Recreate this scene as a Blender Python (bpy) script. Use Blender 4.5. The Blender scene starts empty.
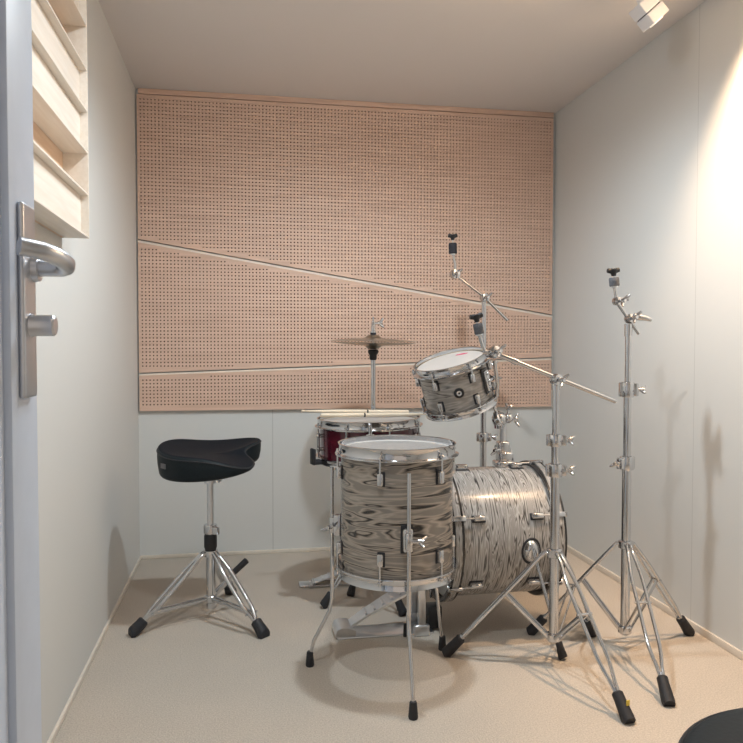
import bpy, bmesh, math, random
from mathutils import Vector, Matrix

random.seed(4)
PI = math.pi
V = Vector
COL = bpy.context.scene.collection
INV = {}                      # inverse frame of every thing, by object name


# ------------------------------------------------------------------ materials
def new_mat(name):
    m = bpy.data.materials.new(name)
    m.use_nodes = True
    nt = m.node_tree
    return m, nt, nt.nodes['Principled BSDF']


def plain(name, col, rough=0.5, metal=0.0, spec=0.5, var=0.0, scale=30.0, bump=0.0, coat=0.0):
    m, nt, b = new_mat(name)
    b.inputs['Base Color'].default_value = (*col, 1)
    b.inputs['Roughness'].default_value = rough
    b.inputs['Metallic'].default_value = metal
    b.inputs['Specular IOR Level'].default_value = spec
    b.inputs['Coat Weight'].default_value = coat
    tc = nt.nodes.new('ShaderNodeTexCoord')
    nz = nt.nodes.new('ShaderNodeTexNoise')
    nz.inputs['Scale'].default_value = scale
    nz.inputs['Detail'].default_value = 4
    nt.links.new(tc.outputs['Object'], nz.inputs['Vector'])
    if var > 0:
        r = nt.nodes.new('ShaderNodeValToRGB')
        r.color_ramp.elements[0].position = 0.3
        r.color_ramp.elements[1].position = 0.7
        r.color_ramp.elements[0].color = (*[c * (1 - var) for c in col], 1)
        r.color_ramp.elements[1].color = (*[min(1, c * (1 + var)) for c in col], 1)
        nt.links.new(nz.outputs['Fac'], r.inputs['Fac'])
        nt.links.new(r.outputs['Color'], b.inputs['Base Color'])
    if bump > 0:
        bp = nt.nodes.new('ShaderNodeBump')
        bp.inputs['Strength'].default_value = bump
        bp.inputs['Distance'].default_value = 0.002
        nt.links.new(nz.outputs['Fac'], bp.inputs['Height'])
        nt.links.new(bp.outputs['Normal'], b.inputs['Normal'])
    return m


def wood(name, c1, c2, stretch=(2, 2, 40), scale=3.0, rough=0.55):
    m, nt, b = new_mat(name)
    tc = nt.nodes.new('ShaderNodeTexCoord')
    mp = nt.nodes.new('ShaderNodeMapping')
    mp.inputs['Scale'].default_value = stretch
    n1 = nt.nodes.new('ShaderNodeTexNoise')
    n1.inputs['Scale'].default_value = scale
    n1.inputs['Detail'].default_value = 6
    n1.inputs['Distortion'].default_value = 0.35
    r = nt.nodes.new('ShaderNodeValToRGB')
    r.color_ramp.elements[0].position = 0.32
    r.color_ramp.elements[1].position = 0.68
    r.color_ramp.elements[0].color = (*c1, 1)
    r.color_ramp.elements[1].color = (*c2, 1)
    nt.links.new(tc.outputs['Object'], mp.inputs['Vector'])
    nt.links.new(mp.outputs['Vector'], n1.inputs['Vector'])
    nt.links.new(n1.outputs['Fac'], r.inputs['Fac'])
    nt.links.new(r.outputs['Color'], b.inputs['Base Color'])
    b.inputs['Roughness'].default_value = rough
    return m


def wall_mat(name, col, axis, seams, width=0.0022):
    """Painted board wall; the joints between boards are drawn as thin lines at fixed places."""
    m, nt, b = new_mat(name)
    tc = nt.nodes.new('ShaderNodeTexCoord')
    sp = nt.nodes.new('ShaderNodeSeparateXYZ')
    nt.links.new(tc.outputs['Object'], sp.inputs['Vector'])
    prev = None
    for s in seams:
        a = nt.nodes.new('ShaderNodeMath'); a.operation = 'SUBTRACT'; a.inputs[1].default_value = s
        nt.links.new(sp.outputs[axis], a.inputs[0])
        c = nt.nodes.new('ShaderNodeMath'); c.operation = 'ABSOLUTE'
        nt.links.new(a.outputs[0], c.inputs[0])
        d = nt.nodes.new('ShaderNodeMath'); d.operation = 'LESS_THAN'; d.inputs[1].default_value = width
        nt.links.new(c.outputs[0], d.inputs[0])
        if prev is None:
            prev = d
        else:
            x = nt.nodes.new('ShaderNodeMath'); x.operation = 'MAXIMUM'
            nt.links.new(prev.outputs[0], x.inputs[0]); nt.links.new(d.outputs[0], x.inputs[1])
            prev = x
    nz = nt.nodes.new('ShaderNodeTexNoise')
    nz.inputs['Scale'].default_value = 220
    nz.inputs['Detail'].default_value = 3
    nt.links.new(tc.outputs['Object'], nz.inputs['Vector'])
    mx = nt.nodes.new('ShaderNodeMix'); mx.data_type = 'RGBA'
    mx.inputs['A'].default_value = (*col, 1)
    mx.inputs['B'].default_value = (*[c * 0.8 for c in col], 1)
    if prev is not None:
        nt.links.new(prev.outputs[0], mx.inputs['Factor'])
    else:
        mx.inputs['Factor'].default_value = 0
    nt.links.new(mx.outputs['Result'], b.inputs['Base Color'])
    bp = nt.nodes.new('ShaderNodeBump')
    bp.inputs['Strength'].default_value = 0.12
    bp.inputs['Distance'].default_value = 0.001
    nt.links.new(nz.outputs['Fac'], bp.inputs['Height'])
    nt.links.new(bp.outputs['Normal'], b.inputs['Normal'])
    b.inputs['Roughness'].default_value = 0.62
    b.inputs['Specular IOR Level'].default_value = 0.3
    return m


def carpet_mat():
    m, nt, b = new_mat('carpet_beige')
    tc = nt.nodes.new('ShaderNodeTexCoord')
    n1 = nt.nodes.new('ShaderNodeTexNoise'); n1.inputs['Scale'].default_value = 260; n1.inputs['Detail'].default_value = 5
    n2 = nt.nodes.new('ShaderNodeTexNoise'); n2.inputs['Scale'].default_value = 5; n2.inputs['Detail'].default_value = 3
    nt.links.new(tc.outputs['Object'], n1.inputs['Vector'])
    nt.links.new(tc.outputs['Object'], n2.inputs['Vector'])
    r = nt.nodes.new('ShaderNodeValToRGB')
    r.color_ramp.elements[0].position = 0.33
    r.color_ramp.elements[1].position = 0.66
    r.color_ramp.elements[0].color = (0.46, 0.405, 0.345, 1)
    r.color_ramp.elements[1].color = (0.635, 0.57, 0.495, 1)
    nt.links.new(n1.outputs['Fac'], r.inputs['Fac'])
    mx = nt.nodes.new('ShaderNodeMix'); mx.data_type = 'RGBA'; mx.blend_type = 'MULTIPLY'
    r2 = nt.nodes.new('ShaderNodeValToRGB')
    r2.color_ramp.elements[0].color = (0.9, 0.9, 0.9, 1)
    r2.color_ramp.elements[1].color = (1, 1, 1, 1)
    nt.links.new(n2.outputs['Fac'], r2.inputs['Fac'])
    mx.inputs['Factor'].default_value = 1
    nt.links.new(r.outputs['Color'], mx.inputs['A'])
    nt.links.new(r2.outputs['Color'], mx.inputs['B'])
    nt.links.new(mx.outputs['Result'], b.inputs['Base Color'])
    bp = nt.nodes.new('ShaderNodeBump'); bp.inputs['Strength'].default_value = 0.5; bp.inputs['Distance'].default_value = 0.003
    nt.links.new(n1.outputs['Fac'], bp.inputs['Height'])
    nt.links.new(bp.outputs['Normal'], b.inputs['Normal'])
    b.inputs['Roughness'].default_value = 0.95
    b.inputs['Specular IOR Level'].default_value = 0.1
    return m


def wrap_mat(name, seed, stops, stretch=7.5, freq=21.0, scale=3.2):
    """Oyster drum wrap: swirling streaks that run around the shell (local z is the drum's axis)."""
    m, nt, b = new_mat(name)
    tc = nt.nodes.new('ShaderNodeTexCoord')
    mp = nt.nodes.new('ShaderNodeMapping')
    mp.inputs['Scale'].default_value = (1.0, 1.0, stretch)
    mp.inputs['Location'].default_value = (seed, seed * 1.7, seed * 0.3)
    n1 = nt.nodes.new('ShaderNodeTexNoise')
    n1.inputs['Scale'].default_value = scale
    n1.inputs['Detail'].default_value = 2.5
    n1.inputs['Roughness'].default_value = 0.45
    n1.inputs['Distortion'].default_value = 0.6
    k = nt.nodes.new('ShaderNodeMath'); k.operation = 'MULTIPLY'; k.inputs[1].default_value = freq
    s = nt.nodes.new('ShaderNodeMath'); s.operation = 'SINE'
    ab = nt.nodes.new('ShaderNodeMath'); ab.operation = 'ABSOLUTE'
    h = nt.nodes.new('ShaderNodeMath'); h.operation = 'MULTIPLY_ADD'; h.inputs[1].default_value = 1.0; h.inputs[2].default_value = 0.0
    n2 = nt.nodes.new('ShaderNodeTexNoise'); n2.inputs['Scale'].default_value = scale * 2.3; n2.inputs['Detail'].default_value = 3
    a = nt.nodes.new('ShaderNodeMath'); a.operation = 'MULTIPLY_ADD'; a.inputs[1].default_value = 1.1; a.inputs[2].default_value = -0.50
    ad = nt.nodes.new('ShaderNodeMath'); ad.operation = 'ADD'; ad.use_clamp = True
    r = nt.nodes.new('ShaderNodeValToRGB')
    els = r.color_ramp.elements
    els[0].position, els[0].color = stops[0][0], (*stops[0][1], 1)
    els[1].position, els[1].color = stops[-1][0], (*stops[-1][1], 1)
    for p, c in stops[1:-1]:
        e = els.new(p); e.color = (*c, 1)
    L = nt.links.new
    L(tc.outputs['Object'], mp.inputs['Vector'])
    L(mp.outputs['Vector'], n1.inputs['Vector']); L(mp.outputs['Vector'], n2.inputs['Vector'])
    L(n1.outputs['Fac'], k.inputs[0]); L(k.outputs[0], s.inputs[0]); L(s.outputs[0], ab.inputs[0]); L(ab.outputs[0], h.inputs[0])
    L(n2.outputs['Fac'], a.inputs[0]); L(h.outputs[0], ad.inputs[0]); L(a.outputs[0], ad.inputs[1])
    L(ad.outputs[0], r.inputs['Fac']); L(r.outputs['Color'], b.inputs['Base Color'])
    b.inputs['Roughness'].default_value = 0.26
    b.inputs['Coat Weight'].default_value = 0.35
    b.inputs['Coat Roughness'].default_value = 0.12
    return m


def clear_head_mat():
    m, nt, b = new_mat('drumhead_clear')
    b.inputs['Base Color'].default_value = (0.85, 0.85, 0.86, 1)
    b.inputs['Roughness'].default_value = 0.22
    tr = nt.nodes.new('ShaderNodeBsdfTransparent')
    mx = nt.nodes.new('ShaderNodeMixShader')
    nz = nt.nodes.new('ShaderNodeTexNoise'); nz.inputs['Scale'].default_value = 9
    r = nt.nodes.new('ShaderNodeMapRange')
    r.inputs['To Min'].default_value = 0.13; r.inputs['To Max'].default_value = 0.2
    nt.links.new(nz.outputs['Fac'], r.inputs['Value'])
    nt.links.new(r.outputs['Result'], mx.inputs['Fac'])
    nt.links.new(tr.outputs[0], mx.inputs[1])
    nt.links.new(b.outputs[0], mx.inputs[2])
    nt.links.new(mx.outputs[0], nt.nodes['Material Output'].inputs['Surface'])
    return m


M = {}
M['wall'] = wall_mat('wall_paint', (0.66, 0.665, 0.65), 'X', (0.125,))
M['wall_r'] = wall_mat('wall_paint_side', (0.66, 0.665, 0.65), 'Y', (2.166,), 0.0014)
M['wall_l'] = wall_mat('wall_paint_facing', (0.66, 0.665, 0.65), 'Y', ())
M['ceiling'] = wall_mat('ceiling_paint', (0.76, 0.73, 0.715), 'X', ())
M['carpet'] = carpet_mat()
M['cream'] = plain('cream_trim', (0.76, 0.69, 0.60), 0.5, var=0.05)
M['panel'] = wood('perforated_plywood', (0.63, 0.43, 0.33), (0.73, 0.52, 0.41), (1.5, 1.5, 30), 2.5)
M['panel_edge'] = wood('plywood_edge', (0.70, 0.58, 0.45), (0.77, 0.65, 0.52), (2, 2, 30), 4)
M['batt'] = plain('acoustic_backing', (0.10, 0.055, 0.04), 0.9, var=0.1)
M['pine'] = wood('pine_white', (0.78, 0.70, 0.61), (0.85, 0.78, 0.70), (30, 2, 30), 3.0)
M['pine_in'] = wood('pine_raw', (0.72, 0.52, 0.37), (0.79, 0.60, 0.45), (30, 2, 30), 3.0)
M['door'] = plain('door_paint', (0.62, 0.70, 0.83), 0.45, var=0.02)
M['alu'] = plain('satin_aluminium', (0.62, 0.64, 0.68), 0.34, 1.0, var=0.04)
M['chrome'] = plain('chrome', (0.64, 0.65, 0.67), 0.09, 1.0, var=0.02)
M['steel'] = plain('satin_steel', (0.74, 0.76, 0.79), 0.3, 1.0, var=0.03)
M['rubber'] = plain('black_rubber', (0.018, 0.019, 0.024), 0.6, var=0.15, scale=80, bump=0.1)
M['black'] = plain('black_plastic', (0.015, 0.015, 0.017), 0.4, var=0.1)
M['felt'] = plain('black_felt', (0.022, 0.022, 0.028), 0.95, var=0.2, scale=300, bump=0.3)
M['felt_grey'] = plain('grey_felt', (0.115, 0.12, 0.135), 0.95, var=0.2, scale=300, bump=0.3)
M['leather'] = plain('black_leatherette', (0.012, 0.018, 0.022), 0.5, spec=0.18, var=0.12, scale=160, bump=0.12)
M['plush'] = plain('black_seat_top', (0.004, 0.007, 0.012), 0.7, spec=0.2, var=0.15, scale=220, bump=0.2)
M['badge'] = plain('dull_badge', (0.16, 0.155, 0.16), 0.5)
M['bronze'] = plain('cymbal_bronze', (0.40, 0.345, 0.275), 0.33, 1.0, var=0.12, scale=14)
M['maroon'] = plain('maroon_lacquer', (0.085, 0.006, 0.018), 0.2, var=0.15, coat=0.6)
M['maple'] = wood('maple_ply', (0.52, 0.40, 0.27), (0.66, 0.53, 0.38), (2, 2, 14), 5)
M['pale_lining'] = plain('pale_shell_lining', (0.66, 0.64, 0.62), 0.5, var=0.04)
M['hickory'] = wood('hickory_stick', (0.72, 0.60, 0.45), (0.82, 0.71, 0.56), (3, 3, 30), 6)
M['white_head'] = plain('white_drumhead', (0.50, 0.48, 0.46), 0.4, var=0.03)
M['clear_head'] = clear_head_mat()
M['black_head'] = plain('black_drumhead', (0.02, 0.02, 0.022), 0.35)
M['white_lamp'] = plain('white_lamp_housing', (0.80, 0.81, 0.84), 0.4)
M['slot'] = plain('dark_slot', (0.10, 0.11, 0.13), 0.6)
M['ink_pink'] = plain('pink_ink', (0.62, 0.06, 0.16), 0.5)
M['ink'] = plain('dark_ink', (0.05, 0.045, 0.04), 0.6)
M['yellow'] = plain('yellow_tag', (0.75, 0.55, 0.08), 0.5)
M['hoop_black'] = plain('black_lacquered_hoop', (0.015, 0.014, 0.015), 0.25, coat=0.5)
TAN = [(0.0, (0.018, 0.016, 0.015)), (0.13, (0.05, 0.043, 0.038)), (0.28, (0.16, 0.138, 0.118)), (0.5, (0.33, 0.285, 0.24)), (0.78, (0.42, 0.37, 0.315)), (1.0, (0.24, 0.215, 0.19))]
M['wrap_floor'] = wrap_mat('oyster_wrap_tan', 1.3, TAN)
M['wrap_kick'] = wrap_mat('oyster_wrap_silver', 4.1, [(0.0, (0.05, 0.045, 0.043)), (0.20, (0.14, 0.13, 0.122)), (0.46, (0.30, 0.283, 0.265)), (0.78, (0.53, 0.515, 0.495)), (1.0, (0.34, 0.32, 0.30))], 13.0, 30, 3.3)
M['wrap_tom'] = wrap_mat('oyster_wrap_grey', 7.7, [(0.0, (0.025, 0.023, 0.022)), (0.12, (0.09, 0.082, 0.075)), (0.3, (0.24, 0.22, 0.20)), (0.7, (0.38, 0.355, 0.325)), (1.0, (0.26, 0.24, 0.22))], 6.5, 15, 4.6)


# ------------------------------------------------------------------ mesh helpers
def perp_frame(d):
    d = V(d).normalized()
    h = V((0, 0, 1)) if abs(d.z) < 0.9 else V((1, 0, 0))
    a = d.cross(h).normalized()
    return a, d.cross(a).normalized(), d


def smoothstep(a, b, x):
    t = max(0.0, min(1.0, (x - a) / (b - a)))
    return t * t * (3 - 2 * t)


class MB:
    """Collects vertices and faces of ONE part; build() links it as one mesh object."""

    def __init__(self):
        self.v, self.f, self.mi = [], [], []

    def add(self, vs, fs, mi=0):
        o = len(self.v)
        self.v += [V(p) for p in vs]
        self.f += [tuple(i + o for i in f) for f in fs]
        self.mi += [mi] * len(fs)
        return self

    def box(self, c, s, R=None, bevel=0.0, seg=2, mi=0):
        bm = bmesh.new()
        bmesh.ops.create_cube(bm, size=1.0)
        for q in bm.verts:
            q.co = V((q.co.x * s[0], q.co.y * s[1], q.co.z * s[2]))
        if bevel > 0:
            bmesh.ops.bevel(bm, geom=list(bm.edges), offset=bevel, segments=seg, affect='EDGES', profile=0.5)
        bm.verts.index_update()
        c = V(c)
        vs = [(R @ q.co if R is not None else q.co) + c for q in bm.verts]
        fs = [tuple(q.index for q in f.verts) for f in bm.faces]
        bm.free()
        return self.add(vs, fs, mi)

    def slab(self, lo, hi, bevel=0.0, mi=0):
        lo, hi = V(lo), V(hi)
        return self.box((lo + hi) / 2, hi - lo, None, bevel, 2, mi)

    def tube(self, pts, r, n=12, mi=0, sx=1.0, sy=1.0, up=None):
        pts = [V(p) for p in pts]
        rs = r if isinstance(r, (list, tuple)) else [r] * len(pts)
        a, b, d = perp_frame(pts[1] - pts[0])
        if up is not None:
            b = V(up); b = (b - d * b.dot(d)).normalized(); a = b.cross(d).normalized()
        vs, fs = [], []
        for i, p in enumerate(pts):
            if i == 0: t = pts[1] - pts[0]
            elif i == len(pts) - 1: t = pts[-1] - pts[-2]
            else: t = (pts[i + 1] - p).normalized() + (p - pts[i - 1]).normalized()
            t.normalize()
            q = d.rotation_difference(t)
            a, b, d = q @ a, q @ b, t
            for k in range(n):
                w = 2 * PI * k / n
                vs.append(p + a * (math.cos(w) * rs[i] * sx) + b * (math.sin(w) * rs[i] * sy))
        for i in range(len(pts) - 1):
            for k in range(n):
                k2 = (k + 1) % n
                fs.append((i * n + k, i * n + k2, (i + 1) * n + k2, (i + 1) * n + k))
        fs.append(tuple(range(n - 1, -1, -1)))
        fs.append(tuple((len(pts) - 1) * n + k for k in range(n)))
        return self.add(vs, fs, mi)

    def cyl(self, p0, p1, r0, r1=None, n=24, mi=0):
        return self.tube([p0, p1], [r0, r0 if r1 is None else r1], n, mi)

    def lathe(self, prof, o=(0, 0, 0), axis=(0, 0, 1), n=48, closed=False, mi=0):
        a, b, d = perp_frame(axis)
        o = V(o)
        vs, rows = [], []
        for (r, z) in prof:
            if r < 1e-6:
                rows.append([len(vs)] * n); vs.append(o + d * z)
            else:
                base = len(vs)
                for k in range(n):
                    w = 2 * PI * k / n
                    vs.append(o + d * z + a * (r * math.cos(w)) + b * (r * math.sin(w)))
                rows.append([base + k for k in range(n)])
        fs = []
        m = len(prof)
        for i in range(m if closed else m - 1):
            A, B = rows[i], rows[(i + 1) % m]
            for k in range(n):
                k2 = (k + 1) % n
                q = []
                for x in (A[k], A[k2], B[k2], B[k]):
                    if x not in q: q.append(x)
                if len(q) > 2: fs.append(tuple(q))
        return self.add(vs, fs, mi)

    def sphere(self, c, r, n=20, sc=(1, 1, 1), mi=0):
        prof = [(r * math.sin(PI * i / 12), -r * math.cos(PI * i / 12)) for i in range(13)]
        prof[0] = (0, -r); prof[-1] = (0, r)
        o = len(self.v)
        self.lathe(prof, (0, 0, 0), (0, 0, 1), n, False, mi)
        for i in range(o, len(self.v)):
            p = self.v[i]
            self.v[i] = V((p.x * sc[0], p.y * sc[1], p.z * sc[2])) + V(c)
        return self

    def wing(self, c, axis, span=0.022, r=0.007, tilt=0.3):
        """A wing nut: hub along axis with two ears."""
        c, ax = V(c), V(axis).normalized()
        a, b, _ = perp_frame(ax)
        e = (a * math.cos(tilt) + b * math.sin(tilt))
        self.cyl(c - ax * 0.006, c + ax * 0.009, r, r * 0.75, 14)
        for s in (-1, 1):
            self.tube([c + e * (s * r * 0.6), c + e * (s * span * 0.6) + ax * 0.006, c + e * (s * span) + ax * 0.013],
                      [0.0045, 0.0055, 0.003], 10)
        return self

    def clampz(self, z):
        for p in self.v:
            if p.z < z: p.z = z
        return self

    def build(self, name, mats, parent=None, local=False, angle=38):
        me = bpy.data.meshes.new(name)
        inv = INV.get(parent.name) if parent is not None else None
        vs = self.v if (inv is None or local) else [inv @ p for p in self.v]
        me.from_pydata([tuple(p) for p in vs], [], self.f)
        mats = mats if isinstance(mats, (list, tuple)) else [mats]
        for m in mats: me.materials.append(m)
        if len(mats) > 1:
            me.polygons.foreach_set('material_index', self.mi)
        bm = bmesh.new(); bm.from_mesh(me)
        bmesh.ops.recalc_face_normals(bm, faces=bm.faces)
        bm.to_mesh(me); bm.free()
        me.polygons.foreach_set('use_smooth', [True] * len(me.polygons))
        me.set_sharp_from_angle(angle=math.radians(angle))
        me.update()
        o = bpy.data.objects.new(name, me)
        COL.objects.link(o)
        if parent is not None:
            o.parent = parent
            INV[o.name] = INV.get(parent.name)
        return o


def tag(o, label, cat, group=None):
    o['label'] = label
    o['category'] = cat
    if group: o['group'] = group
    return o


def thing(name, label, cat, loc=(0, 0, 0), group=None, frame=None):
    o = bpy.data.objects.new(name, None)
    o.empty_display_size = 0.05
    COL.objects.link(o)
    mt = frame if frame is not None else Matrix.Translation(V(loc))
    o.matrix_world = mt
    INV[o.name] = mt.inverted()
    return tag(o, label, cat, group)


def axis_frame(origin, zdir, xhint=(0, -1, 0)):
    z = V(zdir).normalized()
    x = V(xhint); x = (x - z * x.dot(z)).normalized()
    y = z.cross(x)
    m = Matrix((x, y, z)).transposed().to_4x4()
    m.translation = V(origin)
    return m


def struct(name, mb, mat, parent=None, **kw):
    o = mb.build(name, mat, parent, **kw)
    if parent is None: o['kind'] = 'structure'
    return o


# ------------------------------------------------------------------ the room
XL, XR, YB, YF, H = -0.45, 1.449, 3.277, -0.06, 2.0225
T = 0.06
struct('floor', MB().slab((XL - T, YF - 0.9, -0.05), (XR + T, YB + T, 0)), M['carpet'])
struct('ceiling', MB().slab((XL - T, YF - T, H), (XR + T, YB + T, H + 0.05)), M['ceiling'])
struct('wall_left', MB().slab((XL - T, YF, 0), (XL, YB + T, H)), M['wall_l'])
struct('wall_right', MB().slab((XR, YF, 0), (XR + T, YB + T, H)), M['wall_r'])
struct('wall_back', MB().slab((XL, YB, 0), (XR, YB + T, H)), M['wall'])
DX0, DX1, DZ = -0.235, 0.62, 1.93
mb = MB()
mb.slab((XL - T, YF - T, 0), (DX0 - 0.045, YF, H))
mb.slab((DX1, YF - T, 0), (XR + T, YF, H))
mb.slab((DX0 - 0.045, YF - T, DZ + 0.03), (DX1, YF, H))
struct('wall_front', mb, M['wall'])

bh, bt = 0.016, 0.008
struct('baseboard_left', MB().slab((XL, YF, 0), (XL + bt, YB, bh), 0.002), M['cream'])
struct('baseboard_back', MB().slab((XL + bt, YB - bt, 0), (XR - bt, YB, bh), 0.002), M['cream'])
struct('baseboard_right', MB().slab((XR - bt, YF, 0), (XR, YB, bh + 0.008), 0.002), M['cream'])
M['strip'] = M['cream']
struct('trim_1', MB().slab((XL + 0.012, YB - 0.016, 1.999), (XR - 0.012, YB, H), 0.002), M['panel'])

# door standing open along the left side of the doorway
dr = bpy.data.objects.new('door_1', None); COL.objects.link(dr)
dr.location = (-0.255, 0.0, 0); dr['kind'] = 'structure'
INV[dr.name] = Matrix.Translation(V((0.255, 0, 0)))
mb = MB()
mb.slab((-0.275, 0.0, 0.012), (-0.243, 0.895, DZ))
mb.slab((-0.245, 0.802, 0.012), (-0.235, 0.895, DZ), 0.002)
mb.slab((-0.245, 0.0, 0.012), (-0.235, 0.10, DZ), 0.002)
mb.slab((-0.245, 0.10, 1.80), (-0.235, 0.802, DZ), 0.002)
mb.slab((-0.245, 0.10, 0.012), (-0.235, 0.802, 0.16), 0.002)
mb.build('door_leaf', M['door'], dr)
plate = MB().box((-0.2315, 0.848, 0.970), (0.007, 0.046, 0.209), None, 0.0032, 3).build('handle_plate', M['alu'], dr)
mb = MB()
mb.cyl((-0.229, 0.862, 1.008), (-0.222, 0.862, 1.008), 0.016, 0.015, 24)
ctrl = [(-0.224, 0.862, 1.008), (-0.206, 0.862, 1.008), (-0.198, 0.860, 1.008), (-0.192, 0.853, 1.009), (-0.1895, 0.842, 1.011), (-0.191, 0.828, 1.014),
        (-0.196, 0.812, 1.017), (-0.204, 0.800, 1.0195), (-0.214, 0.792, 1.021), (-0.222, 0.787, 1.022)]
mb.tube(ctrl, 0.0095, 20)
mb.build('lever_handle', M['alu'], dr)
MB().lathe([(0, 0.026), (0.0095, 0.026), (0.0115, 0.024), (0.0115, 0.004), (0.013, 0.002), (0.013, 0)], (-0.2285, 0.848, 0.944), (1, 0, 0), 28).build('lock_knob', M['alu'], dr)


# ------------------------------------------------------------------ perforated acoustic panels on the back wall
def acoustic_panel(label, zb0, zb1, zt0, zt1):
    """Trapezoid panel between x0..x1; real holes, a thin bare rim and a backing."""
    x0, x1 = -0.443, 1.434
    yf, yb = YB - 0.018, YB - 0.001
    p = 0.0151
    rim = 0.007
    root = thing('acoustic_panel', label, 'wall panel', ((x0 + x1) / 2, YB, (zb0 + zt0) / 2), 'perforated wooden wall panels')
    zb = lambda x: zb0 + (zb1 - zb0) * (x - x0) / (x1 - x0)
    zt = lambda x: zt0 + (zt1 - zt0) * (x - x0) / (x1 - x0)
    mb = MB()
    vs, fs = [], []
    ncol = int((x1 - x0 - 2 * rim) / p)
    p = (x1 - x0 - 2 * rim) / ncol
    r = 0.0035
    for i in range(ncol):
        xa = x0 + rim + i * p
        xb = xa + p
        lo = max(zb(xa), zb(xb)) + rim
        hi = min(zt(xa), zt(xb)) - rim
        j0, j1 = math.ceil(lo / p), math.floor(hi / p)
        b0, b1, t0, t1 = zb(xa) + rim, zb(xb) + rim, zt(xa) - rim, zt(xb) - rim
        o = len(vs)
        vs += [(xa, yf, b0), (xb, yf, b1), (xb, yf, j0 * p), (xa, yf, j0 * p), (xa, yf, j1 * p), (xb, yf, j1 * p), (xb, yf, t1), (xa, yf, t0)]
        fs += [(o, o + 1, o + 2, o + 3), (o + 4, o + 5, o + 6, o + 7)]
        for j in range(j0, j1):
            za, zc = j * p, (j + 1) * p
            cx, cz = (xa + xb) / 2, (za + zc) / 2
            o = len(vs)
            vs += [(xb, yf, cz), (xb, yf, zc), (cx, yf, zc), (xa, yf, zc), (xa, yf, cz), (xa, yf, za), (cx, yf, za), (xb, yf, za)]
            for k in range(8):
                w = PI / 4 * k
                vs.append((cx + r * math.cos(w), yf, cz + r * math.sin(w)))
            for k in range(8):
                w = PI / 4 * k
                vs.append((cx + r * math.cos(w), yf + 0.008, cz + r * math.sin(w)))
            for k in range(8):
                k2 = (k + 1) % 8
                fs.append((o + k, o + k2, o + 8 + k2, o + 8 + k))
                fs.append((o + 8 + k, o + 8 + k2, o + 16 + k2, o + 16 + k))
    mb.add(vs, fs)
    me = mb.build('perforated_board', M['panel'], root, angle=20)
    fr = MB()                                               # solid edge frame with bevelled look
    def bar(pts):
        fr.add([(x, yf - 0.0012, z) for x, z in pts] + [(x, yb, z) for x, z in pts],
               [(0, 1, 2, 3), (7, 6, 5, 4), (0, 4, 5, 1), (1, 5, 6, 2), (2, 6, 7, 3), (3, 7, 4, 0)])
    bar([(x0, zb0), (x1, zb1), (x1, zb1 + rim), (x0, zb0 + rim)])
    bar([(x0, zt0 - rim), (x1, zt1 - rim), (x1, zt1), (x0, zt0)])
    bar([(x0, zb0 + rim), (x0 + rim, zb(x0 + rim) + rim), (x0 + rim, zt(x0 + rim) - rim), (x0, zt0 - rim)])
    bar([(x1 - rim, zb(x1 - rim) + rim), (x1, zb1 + rim), (x1, zt1 - rim), (x1 - rim, zt(x1 - rim) - rim)])
    fr.build('edge_frame', M['panel'], root)
    bk = MB().add([(x0 + .003, yf + 0.008, zb0 + .003), (x1 - .003, yf + 0.008, zb1 + .003), (x1 - .003, yf + 0.008, zt1 - .003), (x0 + .003, yf + 0.008, zt0 - .003),
                   (x0 + .003, yb, zb0 + .003), (x1 - .003, yb, zb1 + .003), (x1 - .003, yb, zt1 - .003), (x0 + .003, yb, zt0 - .003)],
                  [(0, 1, 2, 3), (7, 6, 5, 4), (0, 4, 5, 1), (1, 5, 6, 2), (2, 6, 7, 3), (3, 7, 4, 0)])
    bk.build('felt_backing', M['batt'], root)
    return root


acoustic_panel('tallest perforated wooden panel, reaching up to the ceiling, its lower edge slanting', 1.384, 1.078, 1.995, 1.995)
acoustic_panel('wedge-shaped perforated wooden panel sandwiched between two others', 0.812, 0.877, 1.370, 1.064)
acoustic_panel('low narrow perforated wooden panel, lowest on the back wall', 0.647, 0.643, 0.800, 0.864)

# cream battens in the gaps between the panels
for nm, (a0, a1, b0, b1) in (('trim_2', (1.370, 1.064, 1.379, 1.073)), ('trim_3', (0.800, 0.864, 0.807, 0.872))):
    x0, x1, yf, yb = -0.443, 1.434, YB - 0.016, YB - 0.0005
    mb = MB().add([(x0, yf, a0), (x1, yf, a1), (x1, yf, b1), (x0, yf, b0), (x0, yb, a0), (x1, yb, a1), (x1, yb, b1), (x0, yb, b0)],
                  [(0, 1, 2, 3), (7, 6, 5, 4), (0, 4, 5, 1), (1, 5, 6, 2), (2, 6, 7, 3), (3, 7, 4, 0)])
    struct(nm, mb, M['cream'])

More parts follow.
